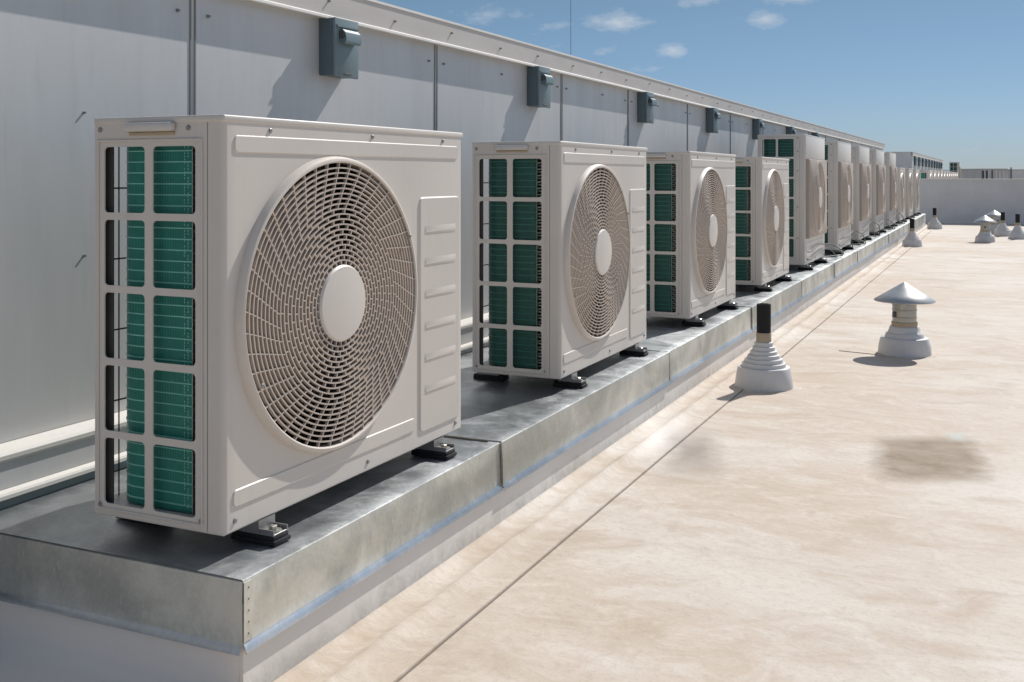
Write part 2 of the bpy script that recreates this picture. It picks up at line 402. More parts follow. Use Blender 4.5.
def screw_mesh(axis):
    s = MB(); s.lathe([(.0055, 0), (.0055, .0015), (.0035, .003), (.0012, .0022)], (0, 0, 0), 12, axis)
    return s
def make_unit(kind):
    tall = kind == 'tall'
    W, D, H = (1.0, .36, 1.0) if tall else (.97, .331, .80)
    ZB = .05; T = ZB+H
    off = (D/2, -W/2, 0)
    body = 'tall_unit_enamel' if tall else 'cream_enamel'
    root = empty('tall_outdoor_unit' if tall else 'outdoor_unit')
    th = .0018
    rows = 6 if tall else 5
    # ---- side grille (faces -Y): frame with rounded openings
    s = MB()
    xg0, xg1 = -D, -.040                       # grille sheet spans in x
    if tall: cols = [(-D+.036, -D+.139), (-D+.156, -D+.275)]; xs = [-D+.016, -D+.1475, -D+.288]; pitch = .154; ztop = T-.035; oh = .138
    else: cols = [(-D+.026, -D+.133), (-D+.154, -D+.262)]; xs = [-D+.014, -D+.1435, -D+.275]; pitch = .1466; ztop = T-.059; oh = .132
    vs = [ztop+.008-k*pitch for k in range(rows+1)]
    cells = []
    for k in range(rows):
        for c in range(2):
            cells.append(((xs[c], xs[c+1], vs[k+1], vs[k]), rrect(cols[c][0], cols[c][1], ztop-k*pitch-oh, ztop-k*pitch, .009)))
    yb = .0                                    # sheet plane
    place = lambda u, v, w: (u, yb+w, v)
    s.plate(cells, place, th*1.6)
    s.plate([((xg0, xs[0], ZB, T-.004), None), ((xs[2], xg1, ZB, T-.004), None),
             ((xs[0], xs[2], ZB, vs[-1]), None), ((xs[0], xs[2], vs[0], T-.004), None)], place, th*1.6)
    gp = s.build('side_grille', body, root, False, off, weld=True)
    # raised bead round the window field
    b = MB()
    for (x0, x1, z0, z1) in ((xs[0]-.003, xs[2]+.003, vs[0]+.002, vs[0]+.007), (xs[0]-.003, xs[2]+.003, vs[-1]-.007, vs[-1]-.002),
                             (xs[0]-.006, xs[0]-.0015, vs[-1]-.007, vs[0]+.007), (xs[2]+.0015, xs[2]+.006, vs[-1]-.007, vs[0]+.007)):
        b.box(x0, x1, -.0035, .0005, z0, z1, .0014, 1)
    b.build('grille_bead', body, gp, False, off)
    # ---- front panel with wrapped corners
    f = MB(); rc = .011
    if tall: cy, cz, Ro = W/2, ZB+.505, .30
    else: cy, cz, Ro = .3705, ZB+.402, .325
    hr = Ro-.011
    fplace = lambda u, v, w: (-w, u, v)
    q = hr+.006
    qy = q*SY
    f.plate([((cy-qy, cy+qy, cz-q, cz+q), [(cy+(u-cy)*SY, v) for u, v in circ(cy, cz, hr, 64)]),
             ((rc, cy-qy, ZB, T-.004), None), ((cy+qy, W-rc, ZB, T-.004), None),
             ((cy-qy, cy+qy, ZB, cz-q), None), ((cy-qy, cy+qy, cz+q, T-.004), None)], fplace, th)
    for sgn, ye in ((1, 0), (-1, W)):
        prof = [(0, ye+sgn*rc)]
        for k in range(1, 6):
            t = R(90*k/5); prof.append((-rc+rc*math.cos(t), ye+sgn*(rc-rc*math.sin(t))))
        prof.append((-.0385, ye)); n = len(prof)
        for i in range(n-1):
            p0, p1 = prof[i], prof[i+1]
            f.poly([(p0[0], p0[1], ZB), (p1[0], p1[1], ZB), (p1[0], p1[1], T-.004), (p0[0], p0[1], T-.004)])
    fp = f.build('front_panel', body, root, 30, off, weld=True)
    # ---- embossed strips
    def pad(name, y0, y1, z0, z1, h, ins, par, r=.011, x=-.0005):
        e = MB(); L = []
        for k in range(5):
            t = k/4; q_ = ins*t; xx = x+(h-x)*(.5-.5*math.cos(math.pi*t))
            L.append([e.bm.verts.new((xx, u, v)) for u, v in rrect(y0+q_, y1-q_, z0+q_, z1-q_, max(.002, r-q_*.6), 5)])
        n = len(L[0])
        for A, B in zip(L, L[1:]):
            for i in range(n): e.bm.faces.new((A[i], A[(i+1) % n], B[(i+1) % n], B[i]))
        e.bm.faces.new(L[-1]); return e.build(name, body, par, 18, off)
    def emboss(name, y0, y1, z0, z1, h=.004, bev=.003):
        return pad(name, y0, y1, z0, z1, h, bev, fp)
    if not tall:
        emboss('pressed_strip', .028, .945, T-.074, T-.037, .0026, .0035)
        emboss('pressed_strip', .024, .715, ZB+.042, ZB+.078, .0026, .0035)
        y0, y1, z0, z1 = .735, .952, ZB+.030, ZB+.63
        lp = pad('service_cover', y0, y1, z0, z1, .0036, .0055, fp, .016)
        for k in range(6):
            zz = z1-.085-.0815*k
            e = MB(); L = []
            for (xx, g0, g1, ins) in ((.0034, .011, -.010, 0), (.0042, .008, -.0085, .002), (.0054, .000, -.0065, .006), (.0054, -.003, -.0055, .007)):
                L.append([e.bm.verts.new(p_) for p_ in ((xx, y0+.024+ins, zz+g1), (xx, y1-.026-ins, zz+g1), (xx, y1-.026-ins, zz+g0), (xx, y0+.024+ins, zz+g0))])
            for A, B in zip(L, L[1:]):
                for q_ in range(4): e.bm.faces.new((A[q_], A[(q_+1) % 4], B[(q_+1) % 4], B[q_]))
            e.bm.faces.new(L[-1]); e.build('louvre', body, lp, 60, off)
    else:
        emboss('service_cover', .05, W-.05, ZB+.03, ZB+.165, .003, .002)
        e = MB(); e.box(-.001, .003, .02, W-.02, T-.185, T-.012, .002, 2)
        e.build('upper_cover', 'white_trim', fp, 35, off)
    # ---- top lid, other sides, base pan
    t = MB(); t.box(-D-.002, .0025, -.0025, W+.0025, T-.014, T, .004, 3); t.build('top_lid', body, root, 35, off)
    r = MB(); r.box(-D, -.042, W-.003, W, ZB, T-.014); r.build('end_panel', body, root, False, off)
    bp = MB(); bp.box(-D+.004, -.004, .004, W-.004, ZB-.004, ZB+.018); bp.build('base_pan', body, root, False, off)
    # rear corner posts and rear wire guard
    p = MB(); p.prism([(-D, .0035), (-D+.010, .0035), (-D+.010, .016), (-D+.033, .016), (-D+.033, .019), (-D, .019)], 'z', ZB, T-.014)
    p.build('rear_post', 'post_shade', root, False, off)
    p = MB(); p.box(-D, -D+.003, W*.72, W-.004, ZB, T-.014); p.build('rear_panel', body, root, False, off)
    wv = MB()
    for k in range(6): yy = .060+k*.12; wv.tube([(-D+.004, yy, ZB+.01), (-D+.004, yy, T-.02)], .0016, 5)
    for k in range(rows+1): zz = min(ZB+.071+k*.1466, T-.03); wv.tube([(-D+.0062, .016, zz), (-D+.0062, W*.72, zz)], .0019, 5)
    wv.build('rear_wire_guard', 'wire', root, True, off)
    # internal partition that closes off the compressor side
    pt = MB(); pt.box(-D+.02, -.01, W*.735, W*.737, ZB+.02, T-.016)
    pt.build('partition', 'black_plastic', root, False, off); pt = MB(); pt.box(-.05, -.0485, .012, cy-hr-.012, ZB+.02, T-.016)
    pt.build('inner_liner', 'black_plastic', root, False, off)
    # ---- coil: L-shaped slab with rounded corner
    xa, xb = -D+(.236 if not tall else .272), -D+.090
    ypl, tk = .022, .026; rb = .055; xback = -D+.018
    path = [(xa, ypl), (xb+.03, ypl)]
    cxx, cyy = xb, ypl+rb
    xcorner = xback+rb
    path = [(xa, ypl)]
    for k in range(0, 9):
        tt = R(90*k/8); path.append((xcorner+.014-rb*math.sin(tt), ypl+rb-rb*math.cos(tt)))
    path.append((xcorner+.014-rb, W*.70))
    inner = []
    for i, p0 in enumerate(path):
        a_ = Vector(path[max(i-1, 0)]); b_ = Vector(path[min(i+1, len(path)-1)]); d = (b_-a_).normalized()
        nrm = Vector((-d.y, d.x)); cc = Vector((xcorner+.3, ypl+.3))
        if nrm.dot(cc-Vector(p0)) < 0: nrm = -nrm
        inner.append((p0[0]+nrm.x*tk, p0[1]+nrm.y*tk))
    cm = MB(); cm.prism(path+inner[::-1], 'z', ZB+.022, T-.02)
    co = cm.build('heat_exchanger_coil', 'coil_fins', root, 25, off)
    tb = MB(); nt = int((H-.06)/.0218)
    for k in range(nt):
        zz = ZB+.035+k*.0218
        out = []
        for i, p0 in enumerate(path):
            a_ = Vector(path[max(i-1, 0)]); b_ = Vector(path[min(i+1, len(path)-1)]); d = (b_-a_).normalized()
            nrm = Vector((d.y, -d.x)); cc = Vector((xcorner+.3, ypl+.3))
            if nrm.dot(cc-Vector(p0)) > 0: nrm = -nrm
            out.append((p0[0]+nrm.x*.0003, p0[1]+nrm.y*.0003, zz))
        tb.tube(out, .0017, 5)
    for xx in (.020, .011):
        for k in range(int((H-.06)/.0061)):
            zz = ZB+.03+k*.0061
            if (k*7+int(xx*1000)) % 5: tb.box(xa-xx-.0011, xa-xx+.0011, ypl-.0012, ypl+.0002, zz, zz+.0036)
    tb.build('coil_tubes', 'coil_tube', co, True, off)
    ub = MB()
    for k in range(nt):
        zz = ZB+.035+k*.0218; s_ = 1 if k % 2 else -1
        pts = [(xa-.002, ypl+.007, zz-.006), (xa+.010, ypl+.008, zz-.005), (xa+.015, ypl+.012, zz), (xa+.010, ypl+.012, zz+.006), (xa-.002, ypl+.012, zz+.007)]
        ub.tube(pts, .0032, 6)
    ub.build('return_bends', 'bend_metal', co, True, off)
    pl = MB(); pl.box(xa-.001, xa+.0005, ypl-.001, ypl+.03, ZB+.02, T-.02); pl.build('tube_plate', 'steel', co, False, off)
    # black sheet right behind the return bends, closing the inside from view
    bx = MB(); bx.box(-D+.085, -.006, ypl+.055, ypl+.056, ZB+.02, T-.016); bx.build('inner_baffle', 'black_plastic', root, False, off)
    # ---- fan
    if not tall:
        fan(root, cy, cz, off); g = fan_guard(root, cy, cz, Ro, off)
        sm = screw_mesh('x')
    else:
        fan(root, cy, cz, off)
        # square raised frame carrying the round grille
        fr = MB(); y0, y1, z0, z1 = .045, W-.045, ZB+.195, ZB+.812
        n = 64; cl = circ(cy, cz, Ro-.012, n)
        def sq(x, ins):
            o = []
            for (u, v) in cl:
                du, dv = u-cy, v-cz; tt = min((((y1-y0)/2-ins)/abs(du)) if abs(du) > 1e-6 else 9e9, (((z1-z0)/2-ins)/abs(dv)) if abs(dv) > 1e-6 else 9e9)
                o.append([x, cy+du*tt, (z0+z1)/2+dv*tt])
            for a_, b_ in ((-1, -1), (1, -1), (1, 1), (-1, 1)):
                cc = (cy+a_*((y1-y0)/2-ins), (z0+z1)/2+b_*((z1-z0)/2-ins))
                k = min(range(n), key=lambda i: (o[i][1]-cc[0])**2+(o[i][2]-cc[1])**2); o[k] = [x, cc[0], cc[1]]
            return o
        loops = [sq(-.001, 0), sq(.022, .003), sq(.027, .012), [(.030, u, v) for u, v in circ(cy, cz, Ro+.002, n)], [(.037, u, v) for u, v in circ(cy, cz, Ro-.010, n)], [(.037, u, v) for u, v in circ(cy, cz, Ro-.024, n)], [(.0, u, v) for u, v in circ(cy, cz, Ro-.024, n)]]
        L = [[fr.bm.verts.new(p) for p in lp_] for lp_ in loops]
        for A, B in zip(L, L[1:]):
            for i in range(n): fr.bm.faces.new((A[i], A[(i+1) % n], B[(i+1) % n], B[i]))
        go = fr.build('guard_frame', 'guard_tan', root, 30, off)
        fan_guard(root, cy, cz, Ro-.024, off, x0=.025, prot=.010, nr=16, N=36, collar=.012)
    # ---- handle recess with lip on top of the side
    if not tall:
        hd = MB(); hx0, hx1 = -D+.090, -D+.215
        hd.box(hx0, hx1, -.017, .0, T-.030, T-.012, .006, 3)
        ho = hd.build('carry_handle', 'tall_unit_enamel', root, 35, off)
        hs = MB(); hs.box(hx0+.004, hx1-.004, -.0035, .0, T-.037, T-.0305, .001, 1); hs.build('handle_recess', 'band_tan', ho, False, off)
    # ---- screws
    sy = screw_mesh('y'); 
    for v in sy.bm.verts: v.co.y *= -1
    so = sy.build('screw', 'screw_steel', root, True)
    sx = screw_mesh('x').build('screw', 'screw_steel', root, True)
    def put(o, x, y, z, first):
        if first: c = o
        else: c = o.copy(); COL.objects.link(c); c.parent = root
        c.location = (x+off[0], y+off[1], z)
    pts_s = [(-D+.015, T-.024), (-D+.245, T-.024), (-D+.015, ZB+.018), (-.055, ZB+.018)] if not tall else \
            [(-.055, T-.13), (-.055, T-.28), (-.055, T-.56), (-.055, ZB+.20), (-.055, T-.03)]
    for i, (x, z) in enumerate(pts_s): put(so, x, -.0, z, i == 0)
    pts_f = [(.14, T-.026), (.52, T-.026), (.86, T-.026), (.032, ZB+.018), (.50, ZB+.018), (.93, ZB+.018)]
    for i, (y, z) in enumerate(pts_f): put(sx, .0, y, z, i == 0)
    if not tall:
        for k, dg in enumerate((25, 205)):
            c = sx.copy(); COL.objects.link(c); c.parent = root
            c.location = (.022+off[0], cy+(Ro-.012)*math.cos(R(dg))+off[1], cz+(Ro-.012)*math.sin(R(dg)))
    # ---- feet
    for fy in (.13, W-.13):
        for fx, d in ((.015, 1), (-D-.015, -1)):
            ft = MB(); x0, x1 = (-.07, .040) if d > 0 else (-D-.050, -D+.07)
            ft.box(x0, x1, fy-.027, fy+.027, 0, .010, .003, 2); ft.box(x0, x1-.004*(d > 0), fy-.0245, fy+.0245, .0085, .0185, .003, 2)
            fo = ft.build('rubber_foot', 'black_rubber', root, 35, off)
            br = MB(); xe = .034 if d > 0 else -D-.034; xi = -.05 if d > 0 else -D+.05
            br.box(min(xe, xi), max(xe, xi), fy-.022, fy+.022, .0188, .0218, .001, 1)
            br.box(min(xi, xi+d*.05), max(xi, xi+d*.05), fy-.026, fy+.026, .0216, ZB-.004)
            for e_ in (-1, 1): br.box(min(xe, xi), max(xe, xi), fy+e_*.022-.0015, fy+e_*.022+.0015, .0188, .030)
            bo = br.build('foot_bracket', 'screw_steel', fo, False, off)
            bt = MB(); bt.lathe([(.017, .0219), (.017, .0242), (.010, .0246)], (fx, fy, 0), 24); bt.lathe([(.0088, .0244), (.0088, .0315), (.006, .033)], (fx, fy, 0), 6)
            bt.build('bolt', 'steel', fo, False, off)
    return root, W, D

uA, WA, DA = make_unit('small'); uB, WB, DB = make_unit('tall')
small_lab = {
 0: 'largest cream outdoor unit with round fan guard at the near end of the platform',
 1: 'cream outdoor unit standing directly behind the largest, nearest one',
 2: 'third cream outdoor unit from the near end of the platform',
 3: 'short cream outdoor unit standing right in front of the first tall unit',
 9: 'short cream outdoor unit directly beyond the last tall unit of the row',
 10: 'distant short cream outdoor unit between two other short ones, last but one on the platform',
 11: 'last short cream outdoor unit at the far end of the metal platform'}
tall_lab = {
 4: 'first tall outdoor unit, two green openings showing above the short unit before it',
 5: 'second tall outdoor unit, one green column visible beside its wide side strip',
 6: 'third tall outdoor unit, middle one of the five tall units along the wall',
 7: 'fourth tall outdoor unit, just before the last tall one',
 8: 'fifth tall outdoor unit, last tall one before the row steps down to short units'}
YU = [1.617, 3.335, 5.00, 6.70, 8.36, 10.17, 11.85, 13.60, 15.35, 17.10, 18.88, 20.55]
GRP = 'air conditioner units in a row along the wall'
fa = fb = True
for i, y in enumerate(YU):
    if i in tall_lab:
        o = uB if fb else copy_tree(uB); fb = False; W, D, lab = WB, DB, tall_lab[i]
    else:
        o = uA if fa else copy_tree(uA); fa = False; W, D, lab = WA, DA, small_lab[i]
    o.location = (AF-D/2, y+W/2, ZP+.0015)
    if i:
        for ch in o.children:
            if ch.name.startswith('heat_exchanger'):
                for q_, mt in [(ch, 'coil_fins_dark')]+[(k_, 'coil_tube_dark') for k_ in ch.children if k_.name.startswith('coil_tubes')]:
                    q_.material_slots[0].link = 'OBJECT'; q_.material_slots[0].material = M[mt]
    yaw = R(-.66) if i == 0 else R(random.uniform(-.25, .25)); o.rotation_euler[2] = yaw
    if i == 0:   # the nearest unit stands slightly askew, turned about its near front corner
        pc_ = Vector((AF, y, 0)); rel = Vector((-D/2, W/2, 0)); rel.rotate(Matrix.Rotation(yaw, 3, 'Z')); o.location = (pc_.x+rel.x, pc_.y+rel.y, ZP+.0015)
    tag(o, lab, 'air conditioner', GRP)
far_lab = 'small distant outdoor unit in the second row showing just above the roof end wall'
for k in range(11):
    o = copy_tree(uA); o.location = (AF-DA/2, 25.0+1.72*k+WA/2, ZP+.0015)
    tag(o, 'first unit beyond the end wall, its green grille showing above the wall top' if k == 0 else far_lab, 'air conditioner', 'distant air conditioner units beyond the end wall')
o = copy_tree(uB); o.location = (AF-DB/2, 45.4, ZP+.20)
tag(o, 'distant tall outdoor unit rising at the far end of the second row', 'air conditioner', 'distant air conditioner units beyond the end wall')

# ------------------------------------------------------------------ platform (curb with galvanised cap)
def platform(y0, y1, joints, label):
    root = empty('equipment_platform', (0, y0, 0)); tag(root, label, 'platform')
    o = (0, -y0, 0)
    w = MB(); w.box(-2.03, AC-.0025, y0+.003, y1-.01, -.05, .20); w.build('curb_upstand', 'curb_paint', root, False, o)
    w = MB(); w.box(-2.03, AC-.004, y0+.0015, y0+.0028, .0, .20); w.build('end_upstand', 'end_paint_lifted', root, False, o)
    js = [y0]+joints+[y1]
    zt, zb = ZP, E-.862
    for i in range(len(js)-1):
        a_, b_ = js[i]+(.0025 if i else 0), js[i+1]-.0025
        dx = (0, .004, -.001, .003, .001)[i % 5]; dz = (0, .0012, 0, .001)[i % 4]
        xf = AC+dx
        m = MB()
        # cross-section: top sheet, rounded front edge, face, flared hem; gridded along y for slight oil-canning
        prof = [(-2.03, zt+dz), (-1.85, zt+dz), (-1.65, zt+dz), (-1.45, zt+dz), (xf-.05, zt+dz-.0005), (xf-.004, zt+dz-.001), (xf-.0008, zt+dz-.0022), (xf, zt+dz-.005),
                (xf, zt-.045), (xf, zt-.09), (xf, zb+.010), (xf+.0015, zb+.008), (xf+.0075, zb-.004), (xf+.008, zb-.007), (xf+.004, zb-.007)]
        ns = max(2, int((b_-a_)/.12)); rows = []
        for k in range(ns+1):
            yy = a_+(b_-a_)*k/ns; row = []
            for j, (x, z) in enumerate(prof):
                n_ = noise.noise(Vector((x*2.2+3, yy*1.7, i*3.1)))
                edge = 0 if j in (5, 6, 7, 10) else 1
                ax = .0022*n_ if 7 < j < 10 else 0; az = .0022*n_*edge if j < 5 else 0
                row.append(m.bm.verts.new((x+ax, yy, z+az)))
            rows.append(row)
        for A, B in zip(rows, rows[1:]):
            for j in range(len(prof)-1): m.bm.faces.new((A[j], A[j+1], B[j+1], B[j]))
        cp = m.build('metal_cap_panel', 'galvanised', root, 50, o)
        cp.data.materials.append(M['galvanised_top_sky']); cp.data.materials.append(M['galvanised_sky_tint'])
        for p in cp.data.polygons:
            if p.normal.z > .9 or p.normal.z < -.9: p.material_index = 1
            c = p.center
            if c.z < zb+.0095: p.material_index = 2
        if i == 0:   # end return with hem and corner rivets
            e = MB()
            yf = y0-.002
            NX = 8; rows = []
            for k in range(NX+1):
                x = -2.03+(AC+.0+2.03)*k/NX; row = []
                for (dy, z) in ((.01, zt-.0012), (0, zt-.004), (0, zt-.06), (0, zb+.006), (-.002, zb+.004), (-.009, zb-.005), (-.009, zb-.008)):
                    n_ = .0025*noise.noise(Vector((x*3, z*8, 5))) if z == zt-.06 else 0
                    row.append(e.bm.verts.new((x, yf+dy+n_, z)))
                rows.append(row)
            for A, B in zip(rows, rows[1:]):
                for j in range(6): e.bm.faces.new((A[j], A[j+1], B[j+1], B[j]))
            ep = e.build('end_cap_panel', 'galvanised', root, 50, o)
            ep.data.materials.append(M['galvanised_sky_tint'])
            for p in ep.data.polygons:
                if p.center.z < zb+.0055: p.material_index = 1
            # folded corner tab on the long face with rivets
            tbm = MB(); tbm.box(AC+.0004, AC+.0018, y0, y0+.022, zb+.012, zt-.006); tb_ = tbm.build('corner_tab', 'galvanised', root, False, o)
            for k in range(5):
                rv = MB(); rv.lathe([(.0019, 0), (.0016, .001), (.0006, .0014)], (AC+.0018, y0+.013, zb+.025+k*.021), 8, 'x'); rv.build('rivet', 'screw_steel', tb_, True, o)
        else:        # joint: dark overlap edge and caulk bead on the top
            g = MB(); g.box(-2.0, AC-.001, js[i]-.004, js[i]+.004, zt-.004, zt+.0008)
            pts = []
            for k in range(9): pts.append((AC-.001-.0*k-.012*(k > 0)*0-.010+.004*random.random(), js[i]+.010*math.sin(k*.5)-.004, zt-.006-(zt-.012-zb)*k/8))
            cb = MB(); n = 26
            cpts = [(-1.98+(AC+.03+1.93)*0+(.70)*k/n, js[i]-.012+random.uniform(-.003, .003), zt+.0012) for k in range(n+1)]
            cb.tube(cpts, .0026, 6); cb.build('caulk_bead', 'caulk', root, True, o)
            g.build('joint_gap', 'gap_dark', root, False, o)
            fl = MB(); fl.prism([(js[i]-.006, zt-.002), (js[i]+.004, zt-.002), (js[i]+.012, zt-.05), (js[i]+.016, zb+.012), (js[i]+.010, zb-.004), (js[i]+.003, zb+.012), (js[i]+.001, zt-.05)], 'x', AC+.0005, AC+.0062)
            fl.build('joint_fold', 'galvanised', root, False, o)
    return root
platform(Y0, 21.9, [2.665+1.65*k for k in range(12) if 2.665+1.65*k < 21.2], 'long galvanised metal capped platform carrying the row of air conditioners')
platform(24.6, 45.0, [26.6+3.3*k for k in range(6)], 'distant metal capped platform beyond the end wall')

# ------------------------------------------------------------------ panelled wall
AW = -2.05
def wall(y0, y1, joints, label, thick=.5, box=False):
    root = empty('panel_wall', (0, y0, 0)); tag(root, label, 'wall'); o = (0, -y0, 0)
    ztrim, ztop = E+.519, E+.622
    c = MB(); c.box(AW-thick, AW-.012, y0+.01, y1-.01, -.05, ztop-.012); c.build('wall_core', 'far_white', root, False, o)
    js = [y0]+joints+[y1]
    for i in range(len(js)-1):
        p = MB(); p.box(AW-.010, AW, js[i]+.005*(i > 0), js[i+1]-.005, .374, ztrim+.01, .0015, 1); p.build('wall_panel', 'wall_sheet', root, False, o)
    for j in joints:
        t = MB(); t.box(AW-.009, AW+.0025, j-.012, j-.0065, .376, ztrim); t.box(AW-.009, AW+.0025, j+.0065, j+.012, .376, ztrim)
        t.build('joint_strip', 'joint_grey', root, False, o)
        t2 = MB(); t2.box(AW-.012, AW-.002, j-.0065, j+.0065, .376, ztrim); t2.build('joint_fill', 'white_trim', root, False, o)
    # coping: upstand band with lip at its foot and folded top
    cp = MB(); cp.prism([(AW-thick-.02, ztop-.02), (AW-thick-.02, ztop+.004), (-2.024, ztop), (-2.020, ztop-.003), (-2.020, ztrim+.012), (AW+.001, ztrim+.012), (AW+.001, ztop-.014)], 'y', y0, y1)
    cp.build('coping', 'cap_sheet', root, False, o)
    lp = MB(); lp.prism([(AW, ztrim+.0115), (-2.0195, ztrim+.0135), (-2.012, ztrim+.009), (-2.011, ztrim+.001), (-2.016, ztrim-.001), (AW, ztrim+.004)], 'y', y0, y1)
    lp.build('coping_lip', 'white_trim', root, False, o)
    cr = MB(); cr.prism([(-2.0235, ztop+.0005), (-2.0235, ztop+.004), (-2.017, ztop+.003), (-2.016, ztop-.006), (-2.0195, ztop-.006)], 'y', y0, y1)
    cr.build('coping_edge', 'white_trim', root, False, o)
    # base ledge and flashing
    l1 = MB(); l1.prism([(AW-.012, .376), (AW+.001, .373), (-1.996, .367), (-1.992, .361), (-1.992, .352), (-1.997, .350), (-1.997, .345), (AW-.012, .345)], 'y', y0, y1)
    l1.build('base_ledge', 'white_trim', root, False, o)
    l2 = MB(); l2.box(AW-.012, -1.999, y0, y1, .286, .3445); l2.build('base_flashing', 'wall_sheet', root, False, o)
    l3 = MB(); l3.prism([(AW, .285), (-1.999, .285), (-1.984, .281), (-1.981, .276), (-1.981, .268), (-1.986, .266), (AW, .266)], 'y', y0, y1)
    l3.build('base_lip', 'white_trim', root, False, o)
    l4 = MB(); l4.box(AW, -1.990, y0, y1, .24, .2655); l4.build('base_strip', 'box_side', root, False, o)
    if box: return root
    # fixings
    sc = MB(); sc.lathe([(.005, 0), (.005, .002), (.004, .0035), (.004, .009), (.001, .010)], (0, 0, 0), 10, 'x')
    so = sc.build('wall_screw', 'screw_steel', root, True); first = True
    def put(x, y, z, s=1):
        nonlocal first
        c_ = so if first else so.copy()
        if not first: COL.objects.link(c_); c_.parent = root
        first = False; c_.location = (x, y-y0, z); c_.scale = (s, s, s)
    y = 1.6
    while y < y1-.2:
        put(-2.020, y+random.uniform(-.02, .02), ztrim+.055+random.uniform(-.01, .012), .95); y += .45
    for j in joints:
        for d in (-.062, .062):
            put(AW, j+d, ztrim-.066)
        put(AW, j+.62, ztrim-.06)
    for zz in (E+.155, E-.198): put(AW, 1.955, zz, .7)
    return root
J = [2.345, 3.765, 5.12, 6.21, 7.58]+[8.95+1.37*k for k in range(10)]
wall(-4.0, 22.2, [-1.6, -.25, 1.05]+J[:] if False else [-1.76, -.39]+[.98]*0+J, 'long light grey panelled parapet wall with cream coping behind the air conditioners')
wall(29.9, 47.5, [32.0+1.72*k for k in range(9)], 'distant panelled wall with a row of small dark boxes', .62, True)

# switch boxes
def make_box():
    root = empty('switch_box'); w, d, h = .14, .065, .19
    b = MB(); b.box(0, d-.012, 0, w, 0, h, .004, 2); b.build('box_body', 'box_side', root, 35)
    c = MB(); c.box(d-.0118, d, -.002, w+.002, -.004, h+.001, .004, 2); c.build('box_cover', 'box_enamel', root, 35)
    k = MB()
    prof = [(d-.001, .155), (d+.012, .153), (d+.022, .143), (d+.026, .128), (d+.026, .112), (d+.018, .105), (d-.001, .112)]
    k.prism(prof, 'y', .026, .118); ko = k.build('switch_hood', 'box_enamel', root, 25)
    s = MB(); s.lathe([(.014, 0), (.014, .003), (.010, .004)], (d+.009, .0262, .134), 16, 'y')
    for v in s.bm.verts: v.co.y = .0262-(v.co.y-.0262)
    s.build('switch_knob', 'gap_dark', ko, True)
    l = MB(); l.prism([(d-.001, .168), (d+.006, .166), (d+.006, .160), (d-.001, .160)], 'y', .006, w-.006); l.build('cover_rib', 'box_enamel', root)
    m = MB(); m.box(d-.0005, d+.003, .050, .092, .004, .010, .001, 1); m.build('latch', 'gap_dark', root)
    return root
bx = make_box()
box_lab = ['large grey-green switch box high on the wall above the nearest air conditioner', 'grey-green switch box on the wall above the second air conditioner',
 'grey-green switch box on the wall above the third air conditioner', 'small grey-green switch box on the wall above the fourth air conditioner',
 'small grey-green switch box on the wall left of the first tall unit', 'dark switch box just under the coping above the first tall unit',
 'switch box tucked under the coping between the first and second tall units']
for i in range(7):
    o = bx if i == 0 else copy_tree(bx)
    o.location = (AW+.0005, 2.955+1.72*i, E+.332); tag(o, box_lab[i], 'switch box', 'switch boxes on the wall')
for k in range(10):
    o = copy_tree(bx); o.location = (AW+.0005, 30.8+1.66*k, E+.27); o.scale = (.6, 5.2, 1.35)
    tag(o, 'tiny dark box in the row on the distant panelled wall', 'switch box', 'dark boxes on the distant wall')

# ------------------------------------------------------------------ roof, cove, end wall
def grid_sheet(name, x0, x1, y0, y1, nx, ny, zf, mat, parent=None):
    m = MB(); V = [[m.bm.verts.new((x0+(x1-x0)*i/nx, y0+(y1-y0)*j/ny, zf(x0+(x1-x0)*i/nx, y0+(y1-y0)*j/ny))) for j in range(ny+1)] for i in range(nx+1)]
    for i in range(nx):
        for j in range(ny): m.bm.faces.new((V[i][j], V[i+1][j], V[i+1][j+1], V[i][j+1]))
    return m.build(name, mat, parent, True, recalc=False)
def zr(x, y):
    return .0008*noise.noise(Vector((x*.9, y*.7, 0)))*min(1, max(0, (x+1.0)*2))
rf = grid_sheet('roof', -1.4, 8.0, -5.0, 23.62, 120, 300, zr, 'roof_membrane'); tag(rf, kind='structure')
rf2 = MB(); rf2.poly([(-4, -5, -.004), (-1.4, -5, -.004), (-1.4, 23.62, -.004), (-4, 23.62, -.004)]); tag(rf2.build('roof_strip', 'roof_membrane'), kind='structure')
# membrane flashing strip laid against the curb
xs_ = [-1.2570, -1.250, -1.235, -1.215, -1.190, -1.172, -1.160, -1.148, -1.130, -1.10, -1.075, -1.0585, -1.0575]
zs_ = [.030, .020, .012, .008, .008, .015, .021, .015, .007, .0065, .0065, .0062, .0015]
m = MB(); rows = []; ny = 420
for j in range(ny+1):
    y = 1.2+(22.2-1.2)*(j/ny)**1.35; row = []
    wv_ = noise.noise(Vector((0, y*2.1, 4)))
    for k, (x, z) in enumerate(zip(xs_, zs_)):
        n_ = noise.noise(Vector((x*14, y*5, 2)))
        xx = x+(.010*wv_ if 3 < k < 9 else 0)+(.0022*wv_ if k >= 11 else 0)
        row.append(m.bm.verts.new((xx, y, z+(.0035*n_*(z/.01) if 2 < k < 10 else 0))))
    rows.append(row)
for A, B in zip(rows, rows[1:]):
    for k in range(len(xs_)-1): m.bm.faces.new((A[k], A[k+1], B[k+1], B[k]))
fs = m.build('roof_flashing_strip', 'roof_membrane', None, 60, recalc=False); tag(fs, kind='structure')
sd = MB()
for j in range(60):
    pass
sp = [(-1.0555+.0022*noise.noise(Vector((0, (1.2+20.8*(j/200)**1.35)*2.1, 4))), 1.2+20.8*(j/200)**1.35, .0008) for j in range(201)]
